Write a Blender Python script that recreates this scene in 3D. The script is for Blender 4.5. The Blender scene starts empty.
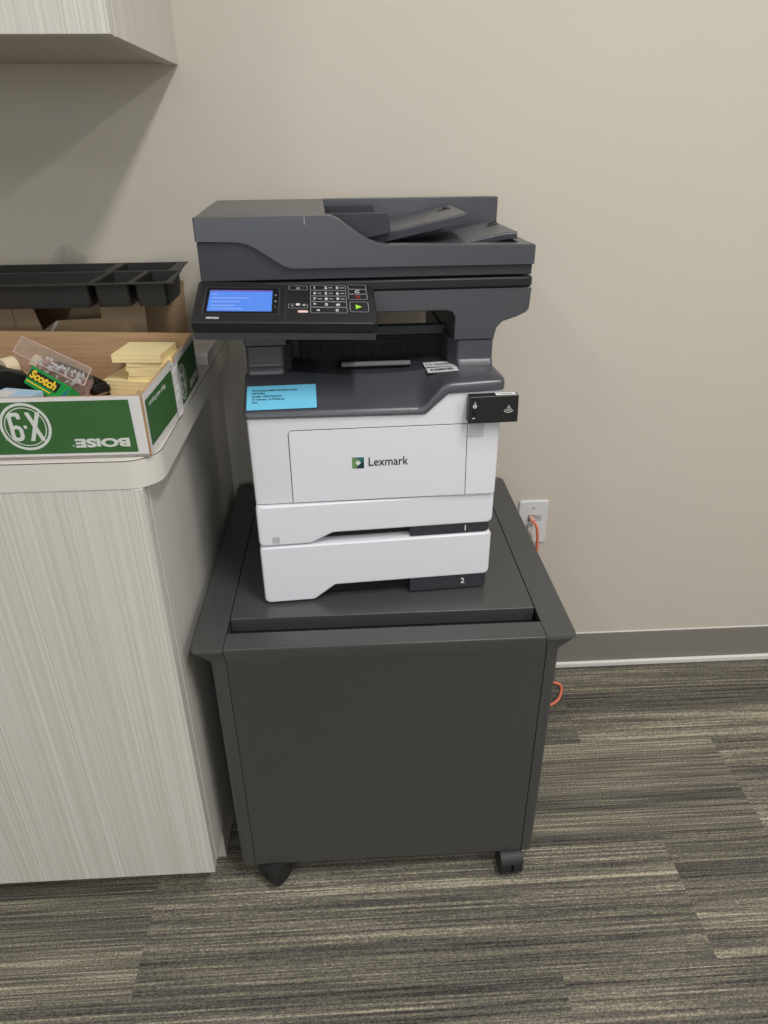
import bpy, bmesh, math, random
from mathutils import Vector, Matrix, Euler
random.seed(7)
S = bpy.context.scene
COL = S.collection

# ------------------------------------------------------------------ camera
F_PX = 696.68
cd = bpy.data.cameras.new('camera'); cam = bpy.data.objects.new('camera', cd); COL.objects.link(cam)
cd.sensor_fit = 'VERTICAL'; cd.sensor_height = 36.0; cd.lens = 36.0 * F_PX / 1024.0
cd.clip_start = 0.02
yaw, pitch, roll = -0.0497, 0.4895, -0.0089
fw = Vector((-math.sin(yaw) * math.cos(pitch), math.cos(yaw) * math.cos(pitch), -math.sin(pitch)))
rt = Vector((math.cos(yaw), math.sin(yaw), 0)); up = rt.cross(fw)
r2 = rt * math.cos(roll) + up * math.sin(roll); u2 = -rt * math.sin(roll) + up * math.cos(roll)
cam.matrix_world = Matrix(((r2.x, u2.x, -fw.x, 0.0), (r2.y, u2.y, -fw.y, -1.4456), (r2.z, u2.z, -fw.z, 1.2556), (0, 0, 0, 1)))
S.camera = cam
# ------------------------------------------------------------------ light, exposure
w = bpy.data.worlds.new('world'); S.world = w; w.use_nodes = True
w.node_tree.nodes['Background'].inputs[0].default_value = (0.9, 0.95, 1.0, 1)
w.node_tree.nodes['Background'].inputs[1].default_value = 0.15
S.view_settings.view_transform = 'Standard'; S.view_settings.look = 'None'
S.view_settings.exposure = -0.1; S.view_settings.gamma = 1.0
S.view_settings.use_curve_mapping = False
CEIL = 2.72
def ceiling_lamp(x, y, power, sx=0.18, sy=0.9, col=(1.0, 0.985, 0.965)):
    l = bpy.data.lights.new('troffer_light', 'AREA'); l.shape = 'RECTANGLE'; l.size = sx; l.size_y = sy
    l.energy = power; l.color = col
    o = bpy.data.objects.new('troffer_light', l); COL.objects.link(o); o.location = (x, y, CEIL - 0.02)
LAMPS = [(0.62, -1.45, 32), (1.95, -2.3, 30), (-1.2, -2.3, 14), (0.62, -3.6, 12), (-1.2, -3.9, 8), (2.4, -3.9, 8)]
for a in LAMPS: ceiling_lamp(*a)
# cool daylight fill, added as from an unseen window inferred behind the camera
l = bpy.data.lights.new('window_fill', 'AREA'); l.shape = 'RECTANGLE'; l.size = 2.6; l.size_y = 1.3; l.energy = 30; l.color = (0.80, 0.90, 1.0)
o = bpy.data.objects.new('window_fill', l); COL.objects.link(o); o.location = (-0.3, -4.85, 1.55); o.rotation_euler = (math.radians(90), 0, 0)

# ------------------------------------------------------------------ materials
def lin(c):
    return tuple(((v / 255) / 12.92 if v / 255 <= 0.04045 else ((v / 255 + 0.055) / 1.055) ** 2.4) for v in c) + (1,)
def mat(name, rgb, rough=0.5, metal=0.0, spec=0.5, noise=0.03, nscale=60, bump=0.0, bscale=400, alpha=1.0, trans=0.0, emit=None, estr=0.0, ior=1.45, coat=0.0):
    m = bpy.data.materials.new(name); m.use_nodes = True; nt = m.node_tree; N = nt.nodes; L = nt.links
    b = N['Principled BSDF']
    b.inputs['Roughness'].default_value = rough; b.inputs['Metallic'].default_value = metal
    b.inputs['Specular IOR Level'].default_value = spec; b.inputs['IOR'].default_value = ior
    b.inputs['Transmission Weight'].default_value = trans; b.inputs['Alpha'].default_value = alpha
    b.inputs['Coat Weight'].default_value = coat
    tc = N.new('ShaderNodeTexCoord')
    nz = N.new('ShaderNodeTexNoise'); nz.inputs['Scale'].default_value = nscale; nz.inputs['Detail'].default_value = 3
    L.new(tc.outputs['Object'], nz.inputs['Vector'])
    mx = N.new('ShaderNodeMix'); mx.data_type = 'RGBA'
    c = lin(rgb); k = noise
    mx.inputs['A'].default_value = tuple(v * (1 - k) for v in c[:3]) + (1,)
    mx.inputs['B'].default_value = tuple(min(1, v * (1 + k)) for v in c[:3]) + (1,)
    L.new(nz.outputs['Fac'], mx.inputs['Factor']); L.new(mx.outputs['Result'], b.inputs['Base Color'])
    if bump:
        n2 = N.new('ShaderNodeTexNoise'); n2.inputs['Scale'].default_value = bscale; n2.inputs['Detail'].default_value = 2
        L.new(tc.outputs['Object'], n2.inputs['Vector'])
        bp = N.new('ShaderNodeBump'); bp.inputs['Strength'].default_value = bump; bp.inputs['Distance'].default_value = 0.001
        L.new(n2.outputs['Fac'], bp.inputs['Height']); L.new(bp.outputs['Normal'], b.inputs['Normal'])
    if emit:
        b.inputs['Emission Color'].default_value = lin(emit); b.inputs['Emission Strength'].default_value = estr
    return m

def stretched(name, stops, scale, rough, detail=4, bump=0.0, fine=None):
    """streaks: noise stretched along one axis of the object"""
    m = bpy.data.materials.new(name); m.use_nodes = True; nt = m.node_tree; N = nt.nodes; L = nt.links
    b = N['Principled BSDF']; b.inputs['Roughness'].default_value = rough
    tc = N.new('ShaderNodeTexCoord'); mp = N.new('ShaderNodeMapping'); mp.inputs['Scale'].default_value = scale
    L.new(tc.outputs['Object'], mp.inputs['Vector'])
    nz = N.new('ShaderNodeTexNoise'); nz.inputs['Scale'].default_value = 1.0; nz.inputs['Detail'].default_value = detail; nz.inputs['Roughness'].default_value = 0.7
    L.new(mp.outputs['Vector'], nz.inputs['Vector'])
    cr = N.new('ShaderNodeValToRGB'); e = cr.color_ramp.elements
    e[0].position, e[0].color = stops[0][0], lin(stops[0][1]); e[1].position, e[1].color = stops[-1][0], lin(stops[-1][1])
    for p, c in stops[1:-1]:
        q = e.new(p); q.color = lin(c)
    L.new(nz.outputs['Fac'], cr.inputs['Fac']); L.new(cr.outputs['Color'], b.inputs['Base Color'])
    if bump:
        bp = N.new('ShaderNodeBump'); bp.inputs['Strength'].default_value = bump; bp.inputs['Distance'].default_value = 0.0008
        L.new(nz.outputs['Fac'], bp.inputs['Height']); L.new(bp.outputs['Normal'], b.inputs['Normal'])
    return m

def carpet_material():
    m = bpy.data.materials.new('carpet'); m.use_nodes = True; nt = m.node_tree; N = nt.nodes; L = nt.links
    b = N['Principled BSDF']; b.inputs['Roughness'].default_value = 0.95; b.inputs['Specular IOR Level'].default_value = 0.1
    at = N.new('ShaderNodeAttribute'); at.attribute_name = 'plank'
    tc = N.new('ShaderNodeTexCoord')
    sc = N.new('ShaderNodeVectorMath'); sc.operation = 'SCALE'; sc.inputs['Scale'].default_value = 37.0
    L.new(at.outputs['Vector'], sc.inputs[0])
    ad = N.new('ShaderNodeVectorMath'); ad.operation = 'ADD'
    L.new(tc.outputs['Object'], ad.inputs[0]); L.new(sc.outputs[0], ad.inputs[1])
    def noise(scale, detail, rough=0.6):
        mp = N.new('ShaderNodeMapping'); mp.inputs['Scale'].default_value = scale
        L.new(ad.outputs[0], mp.inputs['Vector'])
        n = N.new('ShaderNodeTexNoise'); n.inputs['Scale'].default_value = 1; n.inputs['Detail'].default_value = detail; n.inputs['Roughness'].default_value = rough
        L.new(mp.outputs['Vector'], n.inputs['Vector']); return n.outputs['Fac']
    def math_(op, a, bb):
        n = N.new('ShaderNodeMath'); n.operation = op
        for i, v in enumerate((a, bb)):
            if isinstance(v, (int, float)): n.inputs[i].default_value = v
            else: L.new(v, n.inputs[i])
        return n.outputs[0]
    bands = noise((0.7, 20, 1), 3, 0.55)
    lines = noise((3.2, 270, 1), 2, 0.6)
    yarn = noise((230, 420, 1), 2, 0.5)
    v = math_('ADD', math_('MULTIPLY', bands, 0.66), math_('MULTIPLY', lines, 0.84))
    v = math_('ADD', v, math_('MULTIPLY', yarn, 0.58))
    v = math_('SUBTRACT', v, 0.52)
    cr = N.new('ShaderNodeValToRGB'); e = cr.color_ramp.elements
    e[0].position, e[0].color = 0.26, lin((58, 56, 55)); e[1].position, e[1].color = 0.80, lin((200, 190, 168))
    for p, c in ((0.40, (90, 87, 83)), (0.52, (112, 108, 98)), (0.64, (142, 136, 121))):
        q = e.new(p); q.color = lin(c)
    L.new(v, cr.inputs['Fac']); L.new(cr.outputs['Color'], b.inputs['Base Color'])
    rows = noise((3, 260, 1), 1, 0.5)
    h = math_('ADD', math_('MULTIPLY', rows, 0.7), math_('MULTIPLY', yarn, 0.8))
    bp = N.new('ShaderNodeBump'); bp.inputs['Strength'].default_value = 0.7; bp.inputs['Distance'].default_value = 0.003
    L.new(h, bp.inputs['Height']); L.new(bp.outputs['Normal'], b.inputs['Normal'])
    return m

M_wall = mat('wall_paint', (206, 199, 187), 0.55, noise=0.02, nscale=6, bump=0.12, bscale=260, spec=0.35)
M_ceil = mat('ceiling_paint', (228, 227, 222), 0.9)
M_carpet = carpet_material()
M_base = mat('cove_vinyl', (134, 130, 123), 0.45, noise=0.03)
M_strip = mat('pale_strip', (226, 224, 220), 0.5)  # white of the toe's painted highlight and of the baseboard's top line
M_lam = stretched('streaked_laminate', [(0.28, (194, 191, 183)), (0.5, (209, 206, 199)), (0.72, (222, 220, 214))], (540, 540, 1.3), 0.45, detail=1)
M_lamedge = mat('laminate_edge', (200, 195, 184), 0.45)
M_lamdark = mat('cabinet_gap', (92, 88, 82), 0.7)
M_top = mat('worktop_laminate', (214, 211, 204), 0.4, noise=0.02)
M_seam = mat('seam_brown', (92, 76, 64), 0.7)
M_stand = mat('charcoal_metal', (70, 71, 71), 0.30, noise=0.03, nscale=200, bump=0.10, bscale=1600, spec=0.8)
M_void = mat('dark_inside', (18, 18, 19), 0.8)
M_org_ = mat('organizer_black', (40, 39, 38), 0.5)
M_stop = mat('grey_bar', (112, 113, 116), 0.35)
M_wheel = mat('caster_plastic', (34, 34, 36), 0.45)
M_wht = mat('printer_white', (226, 226, 233), 0.42, noise=0.01)
M_dk = mat('printer_charcoal', (70, 72, 79), 0.32, spec=0.9, noise=0.02, bump=0.08, bscale=2200)
M_dk2 = mat('printer_dark', (54, 56, 62), 0.45, noise=0.02, bump=0.05, bscale=2200)
M_pnl = mat('panel_black', (34, 34, 36), 0.42, noise=0.02)
M_gap = mat('shadow_gap', (14, 14, 15), 0.7)
M_blk = mat('black_plastic', (20, 20, 21), 0.4)
M_lcd = mat('lcd_blue', (20, 40, 90), 0.25, emit=(96, 146, 240), estr=0.95)
M_lcdbar = mat('lcd_bar', (40, 30, 70), 0.3, emit=(128, 112, 205), estr=0.75)
M_lcdtext = mat('lcd_text', (60, 80, 120), 0.3, emit=(150, 185, 245), estr=0.8)
M_ink = mat('white_print', (225, 225, 225), 0.6)
M_inkg = mat('grey_print', (170, 172, 176), 0.6)
M_inkk = mat('black_print', (28, 28, 32), 0.6)
M_green_l = mat('start_green', (150, 205, 60), 0.5, emit=(150, 215, 60), estr=0.25)
M_red_l = mat('stop_red', (165, 50, 40), 0.5)
M_led = mat('led_strip', (235, 200, 195), 0.4)
M_note = mat('blue_paper', (112, 198, 232), 0.7, noise=0.02)
M_silver = mat('silver_label', (208, 208, 211), 0.4, metal=0.0)
M_logo_t = mat('logo_teal', (38, 104, 104), 0.5); M_logo_g = mat('logo_green', (108, 146, 92), 0.5); M_logo_d = mat('logo_navy', (24, 48, 60), 0.5)
M_kraft = stretched('kraft_corrugated', [(0.3, (168, 136, 102)), (0.7, (190, 158, 122))], (6, 6, 260), 0.85)
M_kraft2 = mat('kraft_board', (178, 152, 122), 0.85, noise=0.04)
M_card = mat('white_card', (216, 214, 214), 0.7, noise=0.02)
M_grn = mat('box_green', (52, 98, 48), 0.65, noise=0.05)
M_grnink = mat('box_print', (206, 210, 204), 0.65)
M_yel = mat('sticky_yellow', (250, 231, 176), 0.8, noise=0.03)
M_scg = mat('tape_box_green', (30, 150, 70), 0.5)
M_scy = mat('tape_box_yellow', (240, 205, 60), 0.5)
M_scb = mat('tape_box_blue', (60, 90, 180), 0.5)
M_blu = mat('pale_blue_card', (176, 204, 228), 0.6)
M_beige = mat('tape_core', (222, 204, 172), 0.7)
M_brown = mat('brown_card', (120, 98, 76), 0.7)
M_clear = mat('clear_plastic', (225, 222, 222), 0.10, alpha=0.13, noise=0.0)
M_pinkclear = mat('pink_plastic', (205, 140, 130), 0.25, alpha=0.22, noise=0.0)
M_caseedge = mat('case_edge', (226, 196, 190), 0.2, alpha=0.85, noise=0.0)
M_pin = mat('pin_plastic', (225, 226, 226), 0.12, alpha=0.55)
M_chrome = mat('chrome', (200, 200, 205), 0.2, metal=1.0)
M_plate = mat('wall_plate', (222, 222, 224), 0.4)
M_org = mat('cable_orange', (238, 132, 98), 0.5)
M_wcab = mat('cable_white', (225, 222, 214), 0.5)
M_tape = mat('clear_tape', (222, 224, 232), 0.3, alpha=0.45)
M_film = mat('plastic_film', (200, 195, 185), 0.3, alpha=0.22)

# ------------------------------------------------------------------ builders
XF = {}
def finish(name, bm, m, parent=None, bevel=0.0, seg=2, world=False, flat=False, angle=40, solid=0):
    bmesh.ops.recalc_face_normals(bm, faces=bm.faces[:])
    me = bpy.data.meshes.new(name)
    loc = Vector((0, 0, 0))
    if parent is not None and world: bm.transform(XF[parent.name].inverted())
    if parent is None:
        cs = [v.co for v in bm.verts]
        lo = [min(c[i] for c in cs) for i in range(3)]; hi = [max(c[i] for c in cs) for i in range(3)]
        loc = Vector(((lo[0] + hi[0]) / 2, (lo[1] + hi[1]) / 2, lo[2])); bm.transform(Matrix.Translation(-loc))
    bm.to_mesh(me); bm.free()
    o = bpy.data.objects.new(name, me); COL.objects.link(o)
    for q in (m if isinstance(m, (list, tuple)) else [m]): me.materials.append(q)
    if parent is not None:
        o.parent = parent; XF[o.name] = XF[parent.name]
    else:
        o.location = loc; XF[o.name] = Matrix.Translation(loc)
    if not flat:
        for p in me.polygons: p.use_smooth = True
        me.set_sharp_from_angle(angle=math.radians(angle))
        if not bevel:
            wn = o.modifiers.new('weighted', 'WEIGHTED_NORMAL'); wn.keep_sharp = True; wn.weight = 80
    if bevel:
        b = o.modifiers.new('bevel', 'BEVEL'); b.width = bevel; b.segments = seg; b.limit_method = 'ANGLE'; b.angle_limit = math.radians(35); b.harden_normals = True
    return o
def root(name, loc, label, cat, rz=0.0, group=None):
    o = bpy.data.objects.new(name, None); COL.objects.link(o); o.empty_display_size = 0.02
    o.location = loc; o.rotation_euler = (0, 0, rz); XF[o.name] = Matrix.Translation(loc) @ Matrix.Rotation(rz, 4, 'Z')
    return tag(o, label, cat, group)
def tag(o, label, cat, group=None):
    o['label'] = label; o['category'] = cat
    if group: o['group'] = group
    return o
def structure(o): o['kind'] = 'structure'; return o
def box(bm, x0, x1, y0, y1, z0, z1):
    v = [bm.verts.new((x, y, z)) for z in (z0, z1) for y in (y0, y1) for x in (x0, x1)]
    for f in ((0, 2, 3, 1), (4, 5, 7, 6), (0, 1, 5, 4), (2, 6, 7, 3), (0, 4, 6, 2), (1, 3, 7, 5)): bm.faces.new([v[i] for i in f])
    return v
def loft(bm, secs, cap=True):
    rows = [[bm.verts.new(p) for p in s] for s in secs]; n = len(rows[0])
    for a, b in zip(rows, rows[1:]):
        for i in range(n): bm.faces.new((a[i], a[(i + 1) % n], b[(i + 1) % n], b[i]))
    if cap: bm.faces.new(rows[0][::-1]); bm.faces.new(rows[-1])
    return rows
def prism(bm, poly, axis, a, b):
    """poly: 2-D points; axis 'y': (x,z) extruded over y; 'x': (y,z); 'z': (x,y)"""
    f = {'y': lambda p, t: (p[0], t, p[1]), 'x': lambda p, t: (t, p[0], p[1]), 'z': lambda p, t: (p[0], p[1], t)}[axis]
    return loft(bm, [[f(p, t) for p in poly] for t in (a, b)])
def rounded(pts, rads, n=5):
    out = []
    k = len(pts)
    for i in range(k):
        p = Vector(pts[i]); a = Vector(pts[i - 1]) - p; b = Vector(pts[(i + 1) % k]) - p
        r = rads[i] if isinstance(rads, (list, tuple)) else rads
        if r <= 0: out.append(tuple(p)); continue
        an = a.normalized(); bn = b.normalized(); ang = an.angle(bn); d = min(r / math.tan(ang / 2), a.length * 0.49, b.length * 0.49); rr = d * math.tan(ang / 2)
        c = p + (an + bn).normalized() * (rr / math.sin(ang / 2))
        s = p + an * d - c; e = p + bn * d - c
        a0 = math.atan2(s.y, s.x); a1 = math.atan2(e.y, e.x); dd = (a1 - a0 + math.pi) % (2 * math.pi) - math.pi
        for j in range(n + 1):
            t = a0 + dd * j / n; out.append((c.x + rr * math.cos(t), c.y + rr * math.sin(t)))
    return out
def tube(bm, pts, r, n=10):
    pts = [Vector(p) for p in pts]; secs = []
    nrm = None
    for i, p in enumerate(pts):
        t = (pts[min(i + 1, len(pts) - 1)] - pts[max(i - 1, 0)]).normalized()
        if nrm is None: nrm = t.orthogonal().normalized()
        nrm = (nrm - t * nrm.dot(t)).normalized(); bn = t.cross(nrm)
        secs.append([p + r * (nrm * math.cos(2 * math.pi * j / n) + bn * math.sin(2 * math.pi * j / n)) for j in range(n)])
    loft(bm, secs)
def smooth_path(pts, n=8):
    P = [Vector(p) for p in pts]; P = [2 * P[0] - P[1]] + P + [2 * P[-1] - P[-2]]; out = []
    for i in range(1, len(P) - 2):
        for j in range(n):
            t = j / n; a, b, c, d = P[i - 1:i + 3]
            out.append(0.5 * ((2 * b) + (c - a) * t + (2 * a - 5 * b + 4 * c - d) * t * t + (3 * b - a - 3 * c + d) * t ** 3))
    return out + [P[-2]]
def frame(o, ex, ey):
    ex = Vector(ex).normalized(); ey = Vector(ey); ez = ex.cross(ey).normalized(); ey = ez.cross(ex)
    return Matrix(((ex.x, ey.x, ez.x, o[0]), (ex.y, ey.y, ez.y, o[1]), (ex.z, ey.z, ez.z, o[2]), (0, 0, 0, 1)))
def text_bm(bm, s, size, mtx, bold=0.0, width=None, align='CENTER', depth=0.0002, sy=1.0, shear=0.0):
    c = bpy.data.curves.new('t', 'FONT'); c.body = s; c.size = size; c.align_x = align; c.align_y = 'CENTER'; c.offset = bold; c.resolution_u = 3; c.extrude = depth; c.shear = shear
    o = bpy.data.objects.new('t', c); COL.objects.link(o)
    dg = bpy.context.evaluated_depsgraph_get(); me = bpy.data.meshes.new_from_object(o.evaluated_get(dg))
    k = 1.0
    if width:
        xs = [v.co.x for v in me.vertices]; k = width / max(1e-6, max(xs) - min(xs))
    me.transform(mtx @ Matrix.Diagonal((k, sy, 1, 1)))
    bm.from_mesh(me); bpy.data.objects.remove(o); bpy.data.curves.remove(c); bpy.data.meshes.remove(me)
def poly_on(bm, mtx, pts, d=0.0003):
    loft(bm, [[mtx @ Vector((p[0], p[1], t)) for p in pts] for t in (0, d)])
def ring_on(bm, mtx, c, ro, ri, n=40, d=0.0003, sy=1.0):
    for i in range(n):
        a, b = 2 * math.pi * i / n, 2 * math.pi * (i + 1) / n
        q = [(ro, a), (ro, b), (ri, b), (ri, a)]
        bm.faces.new([bm.verts.new(mtx @ Vector((c[0] + r * math.cos(t), c[1] + r * math.sin(t) * sy, d))) for r, t in q])
def outline_on(bm, mtx, x0, x1, y0, y1, wd=0.0007, r=0.002, d=0.0003):
    o = rounded([(x0, y0), (x1, y0), (x1, y1), (x0, y1)], r, 3)
    i = rounded([(x0 + wd, y0 + wd), (x1 - wd, y0 + wd), (x1 - wd, y1 - wd), (x0 + wd, y1 - wd)], max(r - wd, 0.0002), 3)
    n = len(o); V = [[bm.verts.new(mtx @ Vector((p[0], p[1], d))) for p in q] for q in (o, i)]
    for k in range(n): bm.faces.new((V[0][k], V[0][(k + 1) % n], V[1][(k + 1) % n], V[1][k]))
def rect(x0, x1, y0, y1): return [(x0, y0), (x1, y0), (x1, y1), (x0, y1)]
def nb(): return bmesh.new()

# ------------------------------------------------------------------ setting
RX0, RX1, RY0 = -2.6, 3.4, -4.9
b = nb()
lay = b.faces.layers.float_vector.new('plank') if False else None
V = {}
def gv(x, y):
    return b.verts.new((x, y, 0))
rows = [(0.0, -0.03, 0.2), (-0.03, -0.28, 0.518), (-0.28, -0.53, 0.827), (-0.53, -0.78, 0.605), (-0.78, -1.03, 0.33)]
k = 4
while rows[-1][1] > RY0:
    y = rows[-1][1]; rows.append((y, max(y - 0.25, RY0), (k * 0.37) % 1)); k += 1
seeds = []
for (ya, yb, off) in rows:
    x = math.floor(RX0) - 1 + off
    while x < RX1:
        xa, xb = max(x, RX0), min(x + 1, RX1)
        if xb > xa:
            b.faces.new((gv(xa, yb), gv(xb, yb), gv(xb, ya), gv(xa, ya))); seeds.append((random.random(), random.random(), random.random()))
        x += 1
me = bpy.data.meshes.new('floor'); b.to_mesh(me); b.free()
a = me.attributes.new('plank', 'FLOAT_VECTOR', 'FACE')
for i, s in enumerate(seeds): a.data[i].vector = s
fl = bpy.data.objects.new('floor', me); COL.objects.link(fl); me.materials.append(M_carpet); structure(fl)
def slab(name, m, *d):
    q = nb(); box(q, *d); return structure(finish(name, q, m))
slab('wall_back', M_wall, RX0, RX1, 0.0, 0.1, -0.05, CEIL + 0.1)
slab('wall_left', M_wall, RX0 - 0.1, RX0, RY0, 0.0, -0.05, CEIL + 0.1)
slab('wall_right', M_wall, RX1, RX1 + 0.1, RY0, 0.0, -0.05, CEIL + 0.1)
slab('wall_front', M_wall, RX0, RX1, RY0 - 0.1, RY0, -0.05, CEIL + 0.1)
slab('ceiling', M_ceil, RX0, RX1, RY0, 0.0, CEIL, CEIL + 0.1)
q = nb(); prism(q, [(0, 0.015), (-0.009, 0.015), (-0.0055, 0.03), (-0.0045, 0.099), (-0.003, 0.103), (0, 0.103)], 'x', -0.262, RX1)
structure(finish('baseboard_back', q, M_base))
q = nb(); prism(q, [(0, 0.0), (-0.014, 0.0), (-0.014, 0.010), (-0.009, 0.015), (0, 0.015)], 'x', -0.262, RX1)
structure(finish('toe_highlight', q, M_strip))  # painted highlight: white strip for the light caught on the cove toe
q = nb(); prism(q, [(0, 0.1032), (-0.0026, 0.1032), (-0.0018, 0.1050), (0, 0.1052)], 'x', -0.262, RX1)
structure(finish('baseboard_top_line', q, M_strip))  # thin pale line along the baseboard's top edge

# ------------------------------------------------------------------ base cabinet + worktop
CX, CZ0, CZ1 = -0.2712, 0.0878, 0.8614
cab = root('base_cabinet', (-0.6, -0.31, 0), 'pale wood grain laminate base cabinet standing on the carpet beside the dark stand', 'cabinet')
q = nb(); box(q, -1.05, CX, -0.6224, -0.6040, CZ0, CZ1); finish('door', q, M_lam, cab, 0.0012, world=True)
q = nb(); box(q, CX - 0.020, CX + 0.001, -0.5995, -0.001, CZ0 + 0.004, CZ1); finish('side_panel', q, M_lam, cab, 0.0008, world=True)
q = nb(); box(q, -1.05, CX - 0.021, -0.5990, -0.001, CZ0 + 0.004, CZ1 - 0.02); finish('carcass', q, M_lamdark, cab, world=True)
q = nb(); box(q, -1.05, CX - 0.0035, -0.527, -0.001, 0.0, CZ0 + 0.003); finish('toe_kick', q, M_lamedge, cab, world=True)
WX, WY, WZ = -0.248, -0.6235, 0.9030
outline = rounded([(-1.06, WY), (WX, WY), (WX, -0.001), (-1.06, -0.001)], [0, 0.042, 0, 0], 12)
wt = root('worktop', (-0.6, -0.31, CZ1), 'off-white laminate worktop with a rounded corner on the base cabinet', 'countertop')
q = nb(); prism(q, outline, 'z', CZ1 + 0.0003, WZ); finish('slab', q, M_top, wt, 0.001, world=True)
q = nb(); n = len(outline)
o1 = rounded([(-1.06, WY - 0.0003), (WX + 0.0003, WY - 0.0003), (WX + 0.0003, -0.001), (-1.06, -0.001)], [0, 0.0423, 0, 0], 12)
prism(q, o1, 'z', WZ - 0.0022, WZ - 0.0012); sm = finish('edge_seam', q, M_seam, wt, world=True); sm['label'] = 'thin brown seam line'

# ------------------------------------------------------------------ upper cabinet
UX, UY, UZ = -0.2793, -0.3977, 1.3738
uc = root('wall_cabinet', (-0.65, 0, UZ), 'pale wood grain laminate wall cabinet hung above the worktop', 'cabinet')
q = nb(); box(q, -1.05, UX, UY, UY + 0.019, UZ, 2.2); finish('door', q, M_lam, uc, 0.0012, world=True)
q = nb(); box(q, UX - 0.020, UX + 0.001, UY + 0.0245, -0.0005, UZ, 2.2); finish('side_panel', q, M_lam, uc, 0.0008, world=True)
q = nb(); box(q, -1.05, UX - 0.0205, UY + 0.0245, -0.0005, UZ + 0.003, 2.2); finish('bottom_panel', q, M_lamedge, uc, 0.0008, world=True)

# ------------------------------------------------------------------ stand
st = root('printer_stand', (0.0435, -0.31, 0), 'low charcoal metal rolling cabinet standing on casters under the printer', 'stand')
SL, SR, SF, SB, SZ = -0.2508, 0.3366, -0.6000, -0.0250, 0.5761
BL, BR, BF, BZ0 = -0.2305, 0.3205, -0.5881, 0.0563
IL, IR = -0.2055, 0.2935
def side(x_out, x_body, x_in, sgn):
    def sec(xo, yf, yb, z, r, xi=x_in):
        p = [(xi, yf), (xo, yf), (xo, yb), (xi, yb)]
        return [(a, c, z) for a, c in rounded(p, [0, r, r, 0], 6)]
    k = nb()
    xi2 = x_in + (0.006 if sgn > 0 else -0.0)
    loft(k, [sec(x_body, BF, SB + 0.012, BZ0, 0.012, xi2), sec(x_body, BF, SB + 0.012, 0.541, 0.012, xi2), sec(x_out, SF, SB, 0.571, 0.011), sec(x_out - sgn * 0.0012, SF + 0.0012, SB + 0.0012, SZ - 0.0008, 0.011), sec(x_out - sgn * 0.003, SF + 0.003, SB + 0.003, SZ, 0.0095)])
    return finish('side_panel', k, M_stand, st, world=True, angle=30)
side(SL - 0.0052, BL, IL, -1); side(SR + 0.0058, BR, IR, 1)
q = nb()
prism(q, [(BF, BZ0), (BF, 0.541), (SF, 0.571), (SF + 0.001, SZ - 0.0008), (SF + 0.003, SZ), (-0.560, SZ), (-0.560, 0.545), (-0.568, 0.53), (-0.568, BZ0)], 'x', IL + 0.0008, IR - 0.0008)
for v in q.verts:
    if v.co.x > 0 and v.co.z < 0.55: v.co.x += 0.0055
finish('front_door', q, M_stand, st, 0.0006, world=True)
q = nb(); box(q, IL + 0.0010, IR - 0.0010, -0.5215, SB - 0.002 + 0.004, 0.5500, SZ - 0.0006); finish('top_panel', q, M_stand, st, 0.0012, world=True)
q = nb(); box(q, IL + 0.0005, IR - 0.0005, -0.5475, SB + 0.014, BZ0 + 0.004, 0.5490); finish('inner_box', q, M_void, st, world=True)
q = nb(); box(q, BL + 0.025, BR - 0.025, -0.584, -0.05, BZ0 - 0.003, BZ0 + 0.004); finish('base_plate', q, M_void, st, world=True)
def caster(x, y, ang):
    mtx = Matrix.Translation((x, y, 0)) @ Matrix.Rotation(ang, 4, 'Z')
    def disc(k, x0, x1, r, zc, a0=0.0, a1=2 * math.pi, n=28, ri=0.0):
        full = a1 - a0 > 6.2
        pts = [(r * math.cos(a0 + (a1 - a0) * i / n), zc + r * math.sin(a0 + (a1 - a0) * i / n)) for i in range(n if full else n + 1)]
        if not full: pts += [(ri * math.cos(a), zc + ri * math.sin(a)) for a in (a1, (a0 + a1) / 2, a0)]
        prism(k, pts, 'x', x0, x1)
    R = 0.0265
    k = nb(); disc(k, -0.0008, 0.0008, R * 0.6, R)
    disc(k, -0.0215, 0.0215, R + 0.0025, R, math.radians(10), math.radians(150), 20, R + 0.0004)
    prism(k, [(0.009 * math.cos(t * math.pi / 6), 0.014 + 0.009 * math.sin(t * math.pi / 6)) for t in range(12)], 'z', R + 0.018, BZ0 - 0.003)
    k.transform(mtx); c = finish('caster', k, M_wheel, st, 0.0006, world=True)
    for s in (-1, 1):
        k = nb(); disc(k, s * 0.0009, s * 0.0205, R, R); k.transform(mtx); finish('wheel', k, M_wheel, c, 0.003, 3, world=True)
caster(-0.170, -0.576, math.radians(-42)); caster(0.279, -0.583, math.radians(4))
caster(-0.165, -0.09, math.radians(20)); caster(0.275, -0.09, math.radians(-15))

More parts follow.
